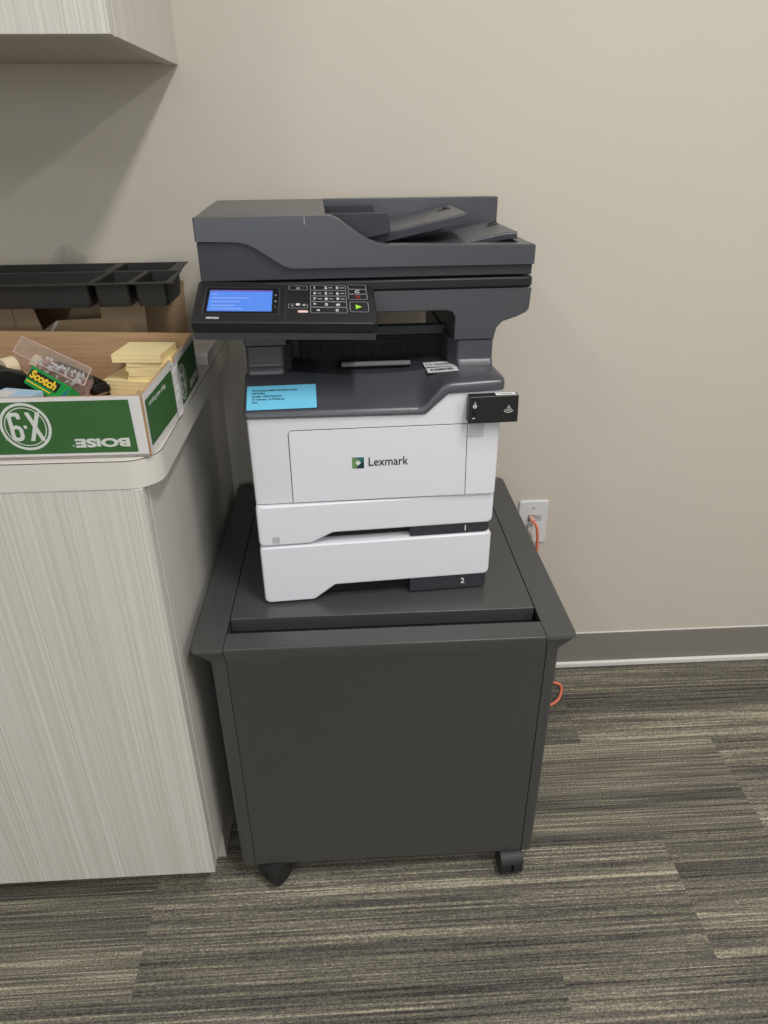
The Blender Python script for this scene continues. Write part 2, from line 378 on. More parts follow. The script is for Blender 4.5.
# ------------------------------------------------------------------ printer (its own axes: x right, y deep, z up from the stand top)
PR = root('printer', (0.0379, -0.4739, SZ), 'large grey and white multifunction laser printer standing on the dark rolling stand', 'printer', 0.0386)
def P(name, bm, m, bevel=0.0, parent=PR, seg=2, label=None, angle=40, flat=False):
    o = finish(name, bm, m, parent, bevel, seg, angle=angle, flat=flat)
    if label: o['label'] = label
    return o
def yawed(bm, a, z=None): bm.transform(Matrix.Rotation(a, 4, 'Z'))
HW = 0.189
FR = frame((0, 0, 0), (1, 0, 0), (0, 0, 1))     # front-face frame: normal -y
def front(y=0.0, a=0.0): return Matrix.Rotation(a, 4, 'Z') @ frame((0, y, 0), (1, 0, 0), (0, 0, 1))
def tray(z0, z1, notch, hz0, hz1, num, numz, a, sticker=False):
    k = nb()
    ys = [(0.0035, 0.004), (0.0008, 0.0012), (0.0, 0.0)]
    base = [(-HW, z0), (-0.107, z0), (-0.0715, notch), (HW, notch), (HW, z1), (-HW, z1)]
    secs = []
    for y, ins in ((0.030, 0.0), (0.006, 0.0), (0.0018, 0.0018), (0.0, 0.006)):
        p = [(-HW + ins, z0 + ins * 0.7), (-0.107 - ins * 0.2, z0 + ins * 0.7), (-0.0715 - ins * 0.2, notch + ins * 0.7), (HW - ins, notch + ins * 0.7), (HW - ins, z1 - ins * 0.5), (-HW + ins, z1 - ins * 0.5)]
        secs.append([(u, y, v) for u, v in rounded(p, [0.008, 0.010, 0.010, 0.008, 0.006, 0.006], 5)])
    loft(k, secs); yawed(k, a)
    t = P('paper_tray', k, M_wht, angle=32)
    k = nb(); box(k, -HW + 0.003, HW - 0.003, 0.030, 0.355, z0 + 0.002, z1 - 0.002); yawed(k, a); P('tray_body', k, M_dk2, 0.002, t)
    k = nb(); box(k, -0.108, 0.054, 0.020, 0.0305, z0 + 0.0005, notch + 0.003); yawed(k, a); P('hand_recess', k, M_gap, 0, t)
    k = nb(); prism(k, rounded([(0.054, 0.0035), (HW - 0.002, 0.0035), (HW - 0.002, 0.03), (0.054, 0.03)], [0.001, 0.012, 0, 0], 6), 'z', hz0, hz1); yawed(k, a)
    h = P('tray_handle', k, M_dk2, 0.001, t, label='dark grey pull under the white tray front')
    k = nb(); text_bm(k, num, 0.0145, front(0.0031, a) @ Matrix.Translation((0.1445, numz, 0)), bold=0.00012); P('tray_number', k, M_ink, 0, h)
    if sticker:
        k = nb(); poly_on(k, front(-0.0001, a), rect(-0.1675, -0.1565, 0.1180, 0.1285)); s = P('icon_sticker', k, M_silver, 0, t)
        k = nb(); outline_on(k, front(-0.0005, a), -0.1670, -0.1570, 0.1185, 0.1280, 0.0005, 0.0006); outline_on(k, front(-0.0005, a), -0.1652, -0.1590, 0.1215, 0.1250, 0.0005, 0.0004); P('icon', k, M_base, 0, s)
YA = 0.032
tray(0.0030, 0.1100, 0.0290, 0.0025, 0.0285, '2', 0.0165, YA)
tray(0.1114, 0.1832, 0.1285, 0.1108, 0.1305, '1', 0.1195, YA, True)
# white housing
prof = [(-HW, 0.1880), (HW, 0.1880), (HW + 0.0005, 0.3540), (0.1068, 0.3517), (0.0727, 0.3210), (-HW - 0.001, 0.3237)]
k = nb(); secs = []
for y, ins in ((0.366, 0.0), (0.010, 0.0), (0.003, 0.002), (0.0, 0.008)):
    p = [(-HW + ins, 0.1848), (HW - ins, 0.1848), (HW + 0.0005 - ins, 0.3540), (0.1068, 0.3517), (0.0727, 0.3210), (-HW - 0.001 + ins, 0.3237)]
    secs.append([(a, y, c) for a, c in p])
loft(k, secs); P('housing', k, M_wht, 0.001, angle=32)
# front door: outline groove + panel + right flap
k = nb()
for p in ([(-0.1312, 0.1848), (-0.1303, 0.1848), (-0.1300, 0.2985), (-0.1255, 0.3035), (-0.1258, 0.3045), (-0.1311, 0.2990)],
          [(-0.1258, 0.3045), (-0.1255, 0.3035), (0.186, 0.3038), (0.186, 0.3048)],
          [(0.1385, 0.1848), (0.1394, 0.1848), (0.1378, 0.3038), (0.1369, 0.3038)], [(0.1372, 0.2825), (0.1610, 0.2825), (0.1610, 0.2831), (0.1372, 0.2831)]):
    poly_on(k, front(0.0002), p, 0.0004)
P('door_groove', k, M_gap, 0)
k = nb(); poly_on(k, front(0.0), rounded([(-0.1298, 0.1858), (0.1380, 0.1858), (0.1366, 0.3030), (-0.1290, 0.3030)], [0.001, 0.001, 0.002, 0.004], 4), 0.0006)
fd = P('front_door', k, M_wht, 0.0003)
lg = front(-0.0007)
k = nb(); poly_on(k, lg, rect(-0.0375, -0.0195, 0.2392, 0.2572)); lo = P('logo', k, M_logo_t, 0, fd)
k = nb(); poly_on(k, lg, [(-0.0375, 0.2392), (-0.0325, 0.2392), (-0.0235, 0.2482), (-0.0285, 0.2545), (-0.0375, 0.2572)], 0.0005); P('logo_facet', k, M_logo_g, 0, lo)
k = nb(); poly_on(k, lg, [(-0.0325, 0.2392), (-0.0195, 0.2392), (-0.0195, 0.2525), (-0.0285, 0.2435)], 0.0006); P('logo_facet', k, M_logo_d, 0, lo)
k = nb(); poly_on(k, lg, [(-0.0285, 0.2440), (-0.0243, 0.2482), (-0.0285, 0.2524), (-0.0327, 0.2482)], 0.0008); P('logo_diamond', k, M_ink, 0, lo)
k = nb(); text_bm(k, 'Lexmark', 0.0198, lg @ Matrix.Translation((0.0172, 0.2484, 0.0004)), width=0.0605, bold=0.00005); P('brand_lettering', k, M_inkk, 0, fd)
# sculpted front cover
k = nb(); secs = []
def lerp(t, pts):
    for (a, va), (c, vc) in zip(pts, pts[1:]):
        if t <= c: return va + (vc - va) * max(0, (t - a)) / (c - a)
    return pts[-1][1]
xs = [-0.1925, -0.190, -0.186, -0.17, -0.12, -0.05, 0.02, 0.060, 0.0690, 0.0750, 0.0820, 0.0900, 0.0980, 0.1040, 0.1100, 0.1180, 0.14, 0.17, 0.182, 0.187, 0.190]
for x in xs:
    e = 0.006 if x in (-0.1925, 0.190) else (0.0018 if x in (-0.190, 0.187) else 0.0)
    zb = lerp(x, [(-0.1925, 0.3237), (0.0690, 0.3210), (0.0750, 0.3235), (0.1040, 0.3500), (0.1100, 0.3517), (0.190, 0.3540)])
    zt = lerp(x, [(-0.1925, 0.3365), (0.060, 0.3345), (0.0690, 0.3352), (0.0980, 0.3660), (0.1080, 0.3690), (0.190, 0.3725)])
    zk = lerp(x, [(-0.1925, 0.3690), (-0.12, 0.3700), (-0.06, 0.3625), (0.05, 0.3625), (0.080, 0.3668), (0.110, 0.3695), (0.190, 0.3695)])
    yf = -0.004 + e
    h = zt - zb
    sec = [(x, 0.078, zb - 0.001), (x, yf + 0.006, zb - 0.001), (x, yf, zb + 0.003), (x, yf, zt - 0.0065), (x, yf + 0.0018, zt - 0.0025 - e * 0.2), (x, yf + 0.006, zt - e * 0.25)]
    for t in (0.25, 0.5, 0.75): sec.append((x, yf + 0.006 + (0.078 - yf - 0.006) * t, zt + (zk - zt) * t - e * 0.25))
    sec.append((x, 0.078, zk - e * 0.25)); secs.append(sec)
loft(k, secs)
P('top_cover', k, M_dk, 0, angle=50)
k = nb(); loft(k, [[(x, 0.0785, 0.33), (x, 0.0785, z - 0.0012), (x, 0.130, z - 0.0012), (x, 0.215, z - 0.004), (x, 0.366, 0.3600), (x, 0.366, 0.33)] for x, z in ((-0.1905, 0.3697), (-0.120, 0.3700), (-0.06, 0.3627), (0.05, 0.3627), (0.080, 0.3668), (0.110, 0.3697), (0.1885, 0.3697))])
P('output_bin', k, M_dk2, 0.0008)
# rear hood with exit slot and vents
k = nb(); prism(k, [(0.168, 0.352), (0.168, 0.3965), (0.160, 0.4010), (0.160, 0.4150), (0.166, 0.4175), (0.185, 0.4130), (0.235, 0.3780), (0.366, 0.3600), (0.366, 0.35), (0.170, 0.36)], 'x', -0.150, 0.150)
hd = P('rear_hood', k, M_dk2, 0.001)
k = nb(); box(k, -0.112, 0.128, 0.164, 0.170, 0.3560, 0.3985); sl = P('exit_slot', k, M_gap, 0.0005, hd)
k = nb()
for i in range(15): box(k, -0.105 + i * 0.0163, -0.1025 + i * 0.0163, 0.1615, 0.166, 0.366, 0.385)
box(k, -0.112, 0.128, 0.1605, 0.166, 0.3905, 0.3925); P('exit_rib', k, M_blk, 0.0004, sl)
k = nb(); loft(k, [[(x, 0.108, 0.3580), (x, 0.104, 0.3680), (x, 0.108, 0.3712), (x, 0.124, 0.3705), (x, 0.162, 0.3620)] for x in (-0.0465, -0.0455, 0.0632, 0.0642)])
ps = P('paper_stop', k, M_blk, 0.0006)
k = nb(); loft(k, [[(x, 0.1025, 0.3670), (x, 0.1025, 0.3715), (x, 0.108, 0.3735), (x, 0.1085, 0.3690)] for x in (-0.0450, 0.0636)]); P('stop_edge', k, M_stop, 0.0008, ps, label='grey front edge of the paper stop')
# two stickers on the cover by the right column
for (x0, x1, y0, y1, nm, lb) in ((0.0835, 0.1310, 0.0800, 0.1060, 'serial_sticker', 'silver sticker with small dark print'), (0.0840, 0.1312, 0.0505, 0.0730, 'barcode_sticker', 'white sticker with a dark barcode')):
    m = frame((0.0835, 0, 0.3680 if y0 > 0.075 else 0.3668), (1, 0, 0.03 if y0 > 0.075 else 0.05), (0, 1, 0 if y0 > 0.075 else 0.02)) @ Matrix.Translation((-0.0835, 0, 0.0006))
    k = nb(); poly_on(k, m, rect(x0, x1, y0, y1)); s = P(nm, k, M_silver, 0, label=lb)
    k = nb()
    if nm == 'barcode_sticker':
        x = x0 + 0.006
        while x < x1 - 0.006:
            ww = random.choice((0.0006, 0.001, 0.0018)); poly_on(k, m, rect(x, x + ww, y0 + 0.007, y1 - 0.006), 0.0005); x += ww + random.choice((0.0006, 0.0012))
    else:
        for yy in (0.35, 0.55): poly_on(k, m, rect(x0 + 0.016, x1 - 0.004, y0 + yy * 0.022, y0 + yy * 0.022 + 0.002), 0.0005)
        outline_on(k, m, x0 + 0.003, x0 + 0.012, y0 + 0.008, y0 + 0.017, 0.0012, 0.003, 0.0005)
    P('print', k, M_inkk, 0, s)
# columns
for s in (-1, 1):
    k = nb()
    xo, xi = s * 0.189, s * 0.122
    p = [(xo, 0.0795), (xo, 0.34), (xi, 0.34), (xi, 0.105), (s * 0.134, 0.0795)]
    pl = rounded(p, [0.006, 0, 0, 0.004, 0.006], 4)
    off = [(a, c) for a, c in pl]
    loft(k, [[(a * 1.0, c - 0.006, 0.3675) for a, c in off], [(a, c - 0.006, 0.3725) for a, c in off], [(a, c - 0.001, 0.3790) for a, c in off], [(a, c, 0.3815) for a, c in off], [(a, c, 0.4085) for a, c in off]])
    P('scanner_column', k, M_dk, 0, angle=45)
# scanner bed with flared ends over the columns
bedpts = []
for s in (1, -1):
    h = [(0.127, 0.4095), (0.1895, 0.4095), (0.1895, 0.4135), (0.1925, 0.4270), (0.2010, 0.4360), (0.2220, 0.4425), (0.2360, 0.4490), (0.2405, 0.4545), (0.2418, 0.4860)]
    bedpts.append(h)
poly = [(-0.115, 0.4545), (-0.1235, 0.4515), (-0.127, 0.4440)] + [(-x, z) for x, z in bedpts[0]] + [(x, z) for x, z in bedpts[0]][::-1] + [(0.127, 0.4440), (0.1235, 0.4515), (0.115, 0.4545)]
k = nb(); prism(k, poly, 'y', 0.0790, 0.352); bed = P('scanner_bed', k, M_dk, 0.002, angle=35)
k = nb(); prism(k, rounded([(-0.2428, 0.0755), (0.2428, 0.0755), (0.2428, 0.355), (-0.2428, 0.355)], [0.012, 0.012, 0.004, 0.004], 5), 'z', 0.4868, 0.5012); P('bed_rim', k, M_pnl, 0.003, bed, 3)
# control panel (plane recovered from its four corners)
PA = Vector((-0.2415, 0.08, 0.5038)); PB = Vector((0.0058, 0.08, 0.4955)); PC = Vector((-0.2423, -0.02, 0.4704))
pex = (PB - PA).normalized(); pey = -(PC - PA); pey = (pey - pex * pey.dot(pex)).normalized(); pez = pex.cross(pey)
PM = Matrix(((pex.x, pey.x, pez.x, PA.x), (pex.y, pey.y, pez.y, PA.y), (pex.z, pey.z, pez.z, PA.z), (0, 0, 0, 1)))
k = nb(); W = 0.246
cs = rounded([(-0.003, -0.1065), (W, -0.1065), (W, 0.002), (-0.003, 0.002)], [0.005, 0.007, 0.012, 0.004], 5)
def psec(ins, t): return [PM @ Vector((min(max(a, ins - 0.003), W - ins), max(c, -0.1065 + ins), t)) for a, c in cs]
loft(k, [psec(0.003, -0.0160), psec(0.0, -0.0135), psec(0.0, -0.0010), psec(0.0012, 0.0)]); CP = P('control_panel', k, M_pnl, 0, angle=30)
k = nb(); loft(k, [psec(0.006, -0.0300), psec(0.002, -0.0270), psec(0.002, -0.0165), psec(0.0035, -0.0161)]); P('panel_base', k, M_dk, 0, CP, angle=30, label='dark grey band under the black panel')
k = nb(); loft(k, [[PM @ Vector((a, c, t)) for a, c in rounded([(0.02, -0.07), (0.24, -0.07), (0.24, 0.0), (0.02, 0.0)], 0.004)] for t in (-0.046, -0.029)]); P('panel_hinge', k, M_dk2, 0, CP)
def on(t=0.0002): return PM @ Matrix.Translation((0, 0, t))
k = nb(); outline_on(k, on(), 0.0095, 0.1125, -0.0865, -0.0145, 0.0012, 0.0012); poly_on(k, on(), rect(0.1206, 0.1213, -0.104, -0.002)); P('bezel_line', k, M_dk, 0, CP)
k = nb(); poly_on(k, on(-0.0001), rect(0.0107, 0.1113, -0.0853, -0.0157)); P('screen_glass', k, M_blk, 0, CP)
k = nb(); poly_on(k, on(0.0004), rect(0.0155, 0.1020, -0.0785, -0.0265), 0.0002); scr = P('screen', k, M_lcd, 0, CP, label='lit blue menu screen')
k = nb(); poly_on(k, on(0.0004), rect(0.0155, 0.1020, -0.0265, -0.0225), 0.0002); P('status_bar', k, M_lcdbar, 0, scr)
k = nb()
for yy, xx in ((-0.034, 0.026), (-0.044, 0.070), (-0.054, 0.058), (-0.064, 0.052), (-0.072, 0.062)): poly_on(k, on(0.0006), rect(0.019, xx, yy - 0.0010, yy + 0.0010), 0.0002)
P('menu_lines', k, M_lcdtext, 0, scr)
for yy, tx in ((-0.036, '^'), (-0.052, '='), (-0.066, '-')):
    k = nb(); text_bm(k, tx, 0.008, on(0.0004) @ Matrix.Translation((0.1068, yy, 0))); P('side_key', k, M_inkg, 0, CP)
k = nb(); text_bm(k, 'MX522', 0.0075, on() @ Matrix.Translation((0.0245, -0.0955, 0)), bold=0.00015, width=0.0165, sy=0.8); P('model_lettering', k, M_ink, 0, CP)
def key(name, x0, x1, y0, y1, glyphs=(), m=M_inkg, open_top=False):
    q = nb(); outline_on(q, on(0.0003), x0, x1, y0, y1, 0.0006, 0.0022); o = P(name, q, M_inkg, 0, CP)
    for g, gx, sz, mm in glyphs:
        q = nb(); text_bm(q, g, sz, on(0.0003) @ Matrix.Translation((gx, (y0 + y1) / 2, 0)), bold=0.0001); P('glyph', q, mm, 0, o)
key('home_key', 0.1245, 0.1510, -0.0205, -0.0085, [('o', 0.1378, 0.010, M_inkg)])
rowsy = [(-0.0205, -0.0060), (-0.0360, -0.0215), (-0.0515, -0.0370), (-0.0665, -0.0525), (-0.0820, -0.0675)]
labs = [('1', '2', '3'), ('4', '5', '6'), ('7', '8', '9'), ('*', '0', '#'), ('<', 'II', '')]
for (y0, y1), ls in zip(rowsy, labs):
    gl = []
    for i, g in enumerate(ls):
        if not g: continue
        gl.append((g, 0.1608 + i * 0.0162 if len(ls[2]) else 0.1655 + i * 0.026, 0.0092, M_ink))
    key('number_keys', 0.1548, 0.2055, y0, y1, gl)
q = nb()
for i in (1, 2):
    for r in (0, 1, 2):
        poly_on(q, on(0.0003), rect(0.1646 + i * 0.0162, 0.1706 + i * 0.0162, (rowsy[r][0] + rowsy[r][1]) / 2 - 0.0008, (rowsy[r][0] + rowsy[r][1]) / 2 + 0.0008))
poly_on(q, on(0.0003), rect(0.1650, 0.1706, (rowsy[1][0] + rowsy[1][1]) / 2 - 0.0008, (rowsy[1][0] + rowsy[1][1]) / 2 + 0.0008)); poly_on(q, on(0.0003), rect(0.1650, 0.1716, (rowsy[2][0] + rowsy[2][1]) / 2 - 0.0008, (rowsy[2][0] + rowsy[2][1]) / 2 + 0.0008))
P('key_letters', q, M_inkg, 0, CP)
key('sleep_key', 0.2085, 0.2350, -0.0165, -0.0045)
key('clear_key', 0.2085, 0.2350, -0.0300, -0.0175, [('C', 0.2216, 0.010, M_ink)])
key('stop_key', 0.2085, 0.2355, -0.0455, -0.0310, [('X', 0.2220, 0.011, M_red_l)])
key('start_key', 0.2093, 0.2355, -0.0790, -0.0520)
q = nb(); poly_on(q, on(0.0003), [(0.2175, -0.0710), (0.2262, -0.0650), (0.2175, -0.0590)]); P('start_arrow', q, M_green_l, 0, CP, label='green start arrow')
q = nb(); outline_on(q, on(0.0003), 0.1245, 0.1510, -0.0700, -0.0590, 0.0006, 0.0022); o = P('volume_key', q, M_inkg, 0, CP)
q = nb(); text_bm(q, '-', 0.010, on(0.0003) @ Matrix.Translation((0.1300, -0.0620, 0))); text_bm(q, '+', 0.009, on(0.0003) @ Matrix.Translation((0.1462, -0.0620, 0))); poly_on(q, on(0.0003), rect(0.1352, 0.1402, -0.0625, -0.0570)); P('glyph', q, M_ink, 0, o)
q = nb(); poly_on(q, on(0.0003), rounded(rect(0.1378, 0.1515, -0.0812, -0.0755), 0.0015)); P('indicator_light', q, M_led, 0, CP, label='pale pink indicator strip')
# document feeder lid
LW = 0.2422
LID = None
k = nb(); prism(k, [(-LW + 0.001, 0.5035), (LW - 0.002, 0.5035), (LW - 0.002, 0.5270), (-0.100, 0.5270), (-0.100, 0.5565), (-LW + 0.001, 0.5565)], 'y', 0.0820, 0.352); LID = P('feeder_lid', k, M_dk2, 0.0015)
knee = [(-0.060, 0.5890), (-0.052, 0.5880), (-0.042, 0.5835), (-0.016, 0.5655), (0.000, 0.5555), (0.012, 0.5515), (0.026, 0.5492)]
lowp = [(-0.110, 0.5195), (-0.121, 0.5225), (-0.132, 0.5290), (-0.160, 0.5475), (-0.172, 0.5535), (-0.184, 0.5560)]
def band(dx): return [(-LW - 0.0003 + dx, 0.5580)] + [(-LW - 0.0003 + dx, 0.5885 - dx * 0.6)] + [(a, c - dx * 0.6) for a, c in knee] + [(LW - 0.004, 0.5465 - dx * 0.6), (LW - dx, 0.5445 - dx * 0.6), (LW - dx, 0.5185 + dx * 0.2)] + [(a, c + dx * 0.2) for a, c in lowp]
k = nb(); loft(k, [[(a, y, c) for a, c in band(d)] for y, d in ((0.0760, 0.0022), (0.0772, 0.0007), (0.080, 0.0), (0.098, 0.0), (0.1000, 0.0006))]); P('front_shell', k, M_dk, 0, LID, angle=35)
k = nb(); secs = []
for y, zt, ins in ((0.098, 0.5889, 0.0), (0.150, 0.5898, 0.0), (0.25, 0.5915, 0.0), (0.338, 0.5927, 0.001), (0.352, 0.5920, 0.005)):
    secs.append([(a, y, c) for a, c in rounded([(-LW + ins, 0.556), (-LW + ins, zt), (-0.060, zt), (-0.060, 0.556)], [0, 0.003, 0.001, 0], 3)])
loft(k, secs); P('feeder_cover', k, M_dk, 0, LID, angle=40)
k = nb(); loft(k, [[(-0.0605, y0, 0.52), (LW - 0.002, y0, 0.52), (LW - 0.002, y0, zt - 0.001), (LW - 0.003, y0, zt), (-0.0605, y0, zt)] for y0, zt in ((0.318, 0.5935), (0.350, 0.5930))]); P('rear_wall', k, M_dk, 0.002, LID)
k = nb(); box(k, LW - 0.018, LW - 0.001, 0.0985, 0.318, 0.520, 0.5455); P('side_wall', k, M_dk, 0.0015, LID)
# input tray, guides, output ramp
def ramp(name, x0, z0, x1, z1, y0, y1, th, m, curl=0.0):
    q = nb(); secs = []
    for t in (0.0, 0.06, 0.12, 0.5, 0.88, 1.0):
        x = x0 + (x1 - x0) * t; z = z0 + (z1 - z0) * t - (curl * max(0, t - 0.86) / 0.14); secs.append([(x, y0 + 0.0015, z - th), (x, y0, z - 0.002), (x, y0 + 0.002, z), (x, y1, z), (x, y1, z - th)])
    loft(q, secs); return P(name, q, m, 0.0006, LID)
it = ramp('input_tray', -0.040, 0.5440, 0.1530, 0.5830, 0.150, 0.315, 0.0140, M_dk)
it['label'] = 'sloping paper input tray'
q = nb(); 
mt = frame((0.106, 0.20, 0.5740), (1, 0, 0.2), (0, 1, 0))
poly_on(q, mt, rect(0.018, 0.040, 0.048, 0.051), 0.0006); poly_on(q, mt, rounded(rect(0.030, 0.038, 0.064, 0.076), 0.002), 0.0006); P('tray_mark', q, M_gap, 0, it)
for (y0, y1, zt, xa, xb) in ((0.140, 0.148, 0.5860, -0.058, 0.030), (0.296, 0.304, 0.5850, -0.058, 0.020)):
    q = nb(); prism(q, rounded([(xa, 0.540), (xb + 0.007, 0.558), (xb + 0.004, zt - 0.004), (xb, zt), (xa, zt)], [0, 0.001, 0.004, 0.003, 0.001], 4), 'y', y0, y1); P('paper_guide', q, M_dk2, 0.001, it)
q = nb(); box(q, -0.060, 0.012, 0.150, 0.296, 0.552, 0.5555); P('feed_slot', q, M_gap, 0.001, LID)
ramp('output_tray', 0.075, 0.5330, 0.2225, 0.5625, 0.112, 0.255, 0.010, M_dk, 0.003)
q = nb(); mt = frame((0.19, 0.13, 0.5565), (1, 0, 0.2), (0, 1, 0)); poly_on(q, mt, rect(0.006, 0.026, 0.072, 0.075), 0.0006); poly_on(q, mt, rect(0.014, 0.028, 0.090, 0.100), 0.0006); P('tray_mark', q, M_gap, 0, LID)
q = nb(); poly_on(q, frame((0, 0.0757, 0), (1, 0, 0), (0, 0, 1)), rect(-0.0905, -0.0895, 0.578, 0.589), 0.0004); poly_on(q, frame((0, 0, 0.5900), (1, 0, 0), (0, 1, 0)), rect(-0.0905, -0.0895, 0.079, 0.084), 0.0004); P('alignment_mark', q, M_inkg, 0, LID)

# ------------------------------------------------------------------ blue note and card reader on the printer
PX = XF['printer']
nt_ = root('paper_note', PX @ Vector((-0.136, 0.025, 0.35)), 'light blue label with printed lines stuck on the printer front cover', 'note', 0.0386)
def wloc(bm): bm.transform(PX)
# the slope of the cover there: (y .002, z .3365) -> (y .078, z .3745)
sl_ = (0.3690 - 0.3362) / 0.072
m_note = frame((-0.1875, 0.0008, 0.3369), (1, 0.0, -0.004), (0, 1, sl_))
k = nb(); poly_on(k, m_note @ Matrix.Translation((0, 0, 0.0006)), rounded([(0, 0), (0.1015, 0.0015), (0.1010, 0.0520), (-0.0005, 0.0505)], 0.002, 3), 0.0003); wloc(k); pn = finish('paper', k, M_note, nt_, world=True)
k = nb()
for i, (s, wd) in enumerate((('Print Queue: MMRK-3SUNSET-02 SRP', 0.066), ('NETWORKS', 0.018), ('Serial#: 10022702HJY73', 0.043), ('IP Address: 10.78.202.22', 0.047), ('FAX:', 0.008))):
    text_bm(k, s, 0.0052, m_note @ Matrix.Translation((0.0075, 0.0405 - i * 0.0063, 0.0012)), bold=0.00006, width=wd, align='LEFT', depth=0.0001)
wloc(k); finish('printed_lines', k, M_inkk, pn, world=True)
cr_ = root('card_reader', PX @ Vector((0.172, -0.009, 0.311)), 'small black card reader taped to the upper front corner of the printer', 'card reader', 0.0386)
k = nb(); loft(k, [[(a, y, c) for a, c in rounded([(0.1345 + i, 0.3106 + i), (0.2085 - i, 0.3106 + i), (0.2076 - i, 0.3518 - i), (0.1350 + i, 0.3512 - i)], 0.0015, 3)] for y, i in ((-0.0018, 0.0005), (-0.0025, 0.0), (-0.0172, 0.0), (-0.0180, 0.0008))]); wloc(k); body = finish('body', k, M_pnl, cr_, world=True, angle=30)
rf = front(-0.0182)
k = nb()
ring_on(k, rf, (0.1935, 0.3357), 0.0011, 0.0, 16)
for r in (0.0040, 0.0071, 0.0103):
    for i in range(10):
        a, c2 = [math.radians(225 + 90 * (i + j) / 10) for j in (0, 1)]
        k.faces.new([k.verts.new(rf @ Vector((0.1935 + rr * math.cos(t), 0.3362 + rr * math.sin(t), 0.0003))) for rr, t in ((r, a), (r, c2), (r - 0.0009, c2), (r - 0.0009, a))])
wloc(k); finish('contactless_icon', k, M_ink, body, world=True)
k = nb(); ring_on(k, rf, (0.1432, 0.3372), 0.0030, 0.0020, 20); ring_on(k, rf, (0.1432, 0.3372), 0.0012, 0.0, 12); poly_on(k, rf, rect(0.1428, 0.1436, 0.3402, 0.3440)); poly_on(k, rf, rect(0.1400, 0.1440, 0.3182, 0.3194)); wloc(k); finish('side_icon', k, M_ink, body, world=True)
k = nb(); poly_on(k, rf, rect(0.1402, 0.1440, 0.3210, 0.3310)); wloc(k); finish('indicator_window', k, M_gap, body, world=True)
k = nb(); poly_on(k, frame((0, 0, 0.3520), (1, 0, 0), (0, 1, 0)), rect(0.1745, 0.2045, -0.0155, -0.0040), 0.0003); wloc(k); ls = finish('top_label', k, M_ink, body, world=True); ls['label'] = 'white sticker strip'
k = nb()
for i in range(9): poly_on(k, frame((0, 0, 0.3524), (1, 0, 0), (0, 1, 0)), rect(0.183 + i * 0.0018, 0.1842 + i * 0.0018, -0.0115, -0.0095), 0.0002)
wloc(k); finish('print', k, M_inkk, ls, world=True)
k = nb(); box(k, 0.1405, 0.1630, -0.0012, -0.0008, 0.2830, 0.3130); box(k, 0.150, 0.186, -0.0025, -0.0006, 0.314, 0.346); wloc(k); tp = finish('tape', k, M_tape, cr_, world=True); tp['label'] = 'strip of clear tape'

# ------------------------------------------------------------------ wall plate and cables
OX, OZ = 0.4268, 0.4468
wp = root('wall_plate', (OX, 0, OZ - 0.057), 'white data jack wall plate on the wall to the right of the stand', 'outlet')
k = nb(); loft(k, [[(OX + a, y, OZ + c) for a, c in rounded([(-0.035 + i, -0.057 + i), (0.035 - i, -0.057 + i), (0.035 - i, 0.057 - i), (-0.035 + i, 0.057 - i)], 0.005, 4)] for y, i in ((-0.0003, 0), (-0.004, 0.0), (-0.006, 0.002))]); pl = finish('plate', k, M_plate, wp, world=True, angle=30)
ff = frame((OX, -0.0061, OZ), (1, 0, 0), (0, 0, 1))
for z in (0.038, -0.038):
    k = nb(); ring_on(k, ff, (0, z), 0.003, 0.0, 18, 0.0008); finish('screw', k, M_inkg, pl, world=True)
for (x, z) in ((-0.004, 0.012), (-0.006, -0.014), (0.012, 0.012)):
    k = nb(); outline_on(k, ff, x - 0.008, x + 0.008, z - 0.008, z + 0.008, 0.0014, 0.001, 0.0006); poly_on(k, ff, rect(x - 0.0055, x + 0.0055, z - 0.0045, z + 0.0045), 0.0003); finish('jack', k, M_inkg if x > 0 else M_lamdark, pl, world=True)
oc = root('network_cable', (OX, -0.02, 0.0), 'orange network cable from the wall plate down behind the stand to the carpet', 'cable')
k = nb()
pts = [(OX - 0.004, -0.022, OZ + 0.011), (OX + 0.001, -0.034, OZ + 0.008), (OX + 0.006, -0.036, OZ - 0.012), (OX + 0.009, -0.034, OZ - 0.045), (OX + 0.010, -0.032, OZ - 0.10), (OX + 0.0, -0.04, 0.20), (OX + 0.01, -0.06, 0.08), (OX + 0.035, -0.085, 0.030), (0.519, -0.083, 0.0055), (0.515, -0.116, 0.0045), (0.484, -0.152, 0.0045), (0.40, -0.18, 0.0045), (0.35, -0.14, 0.0045), (0.33, -0.08, 0.0045)]
tube(k, smooth_path(pts), 0.0034); finish('cord', k, M_org, oc, world=True)
k = nb(); box(k, OX - 0.0095, OX + 0.0015, -0.024, -0.0062, OZ + 0.0065, OZ + 0.0170); pg = finish('plug', k, mat('plug_clear', (222, 168, 150), 0.3), oc, 0.001, world=True); pg['label'] = 'translucent plug'
wc = root('white_cable', (OX - 0.006, -0.015, 0.2), 'white cable hanging from the lower jack beside the orange one', 'cable')
k = nb(); tube(k, smooth_path([(OX - 0.006, -0.016, OZ - 0.015), (OX - 0.003, -0.026, OZ - 0.020), (OX + 0.002, -0.026, OZ - 0.045), (OX + 0.015, -0.018, OZ - 0.075), (OX + 0.022, -0.014, OZ - 0.12), (OX + 0.01, -0.014, OZ - 0.22)]), 0.0027); finish('cord', k, M_wcab, wc, world=True)
k = nb(); box(k, OX - 0.0115, OX - 0.0005, -0.019, -0.0062, OZ - 0.0195, OZ - 0.0090); finish('plug', k, M_wcab, wc, 0.001, world=True)

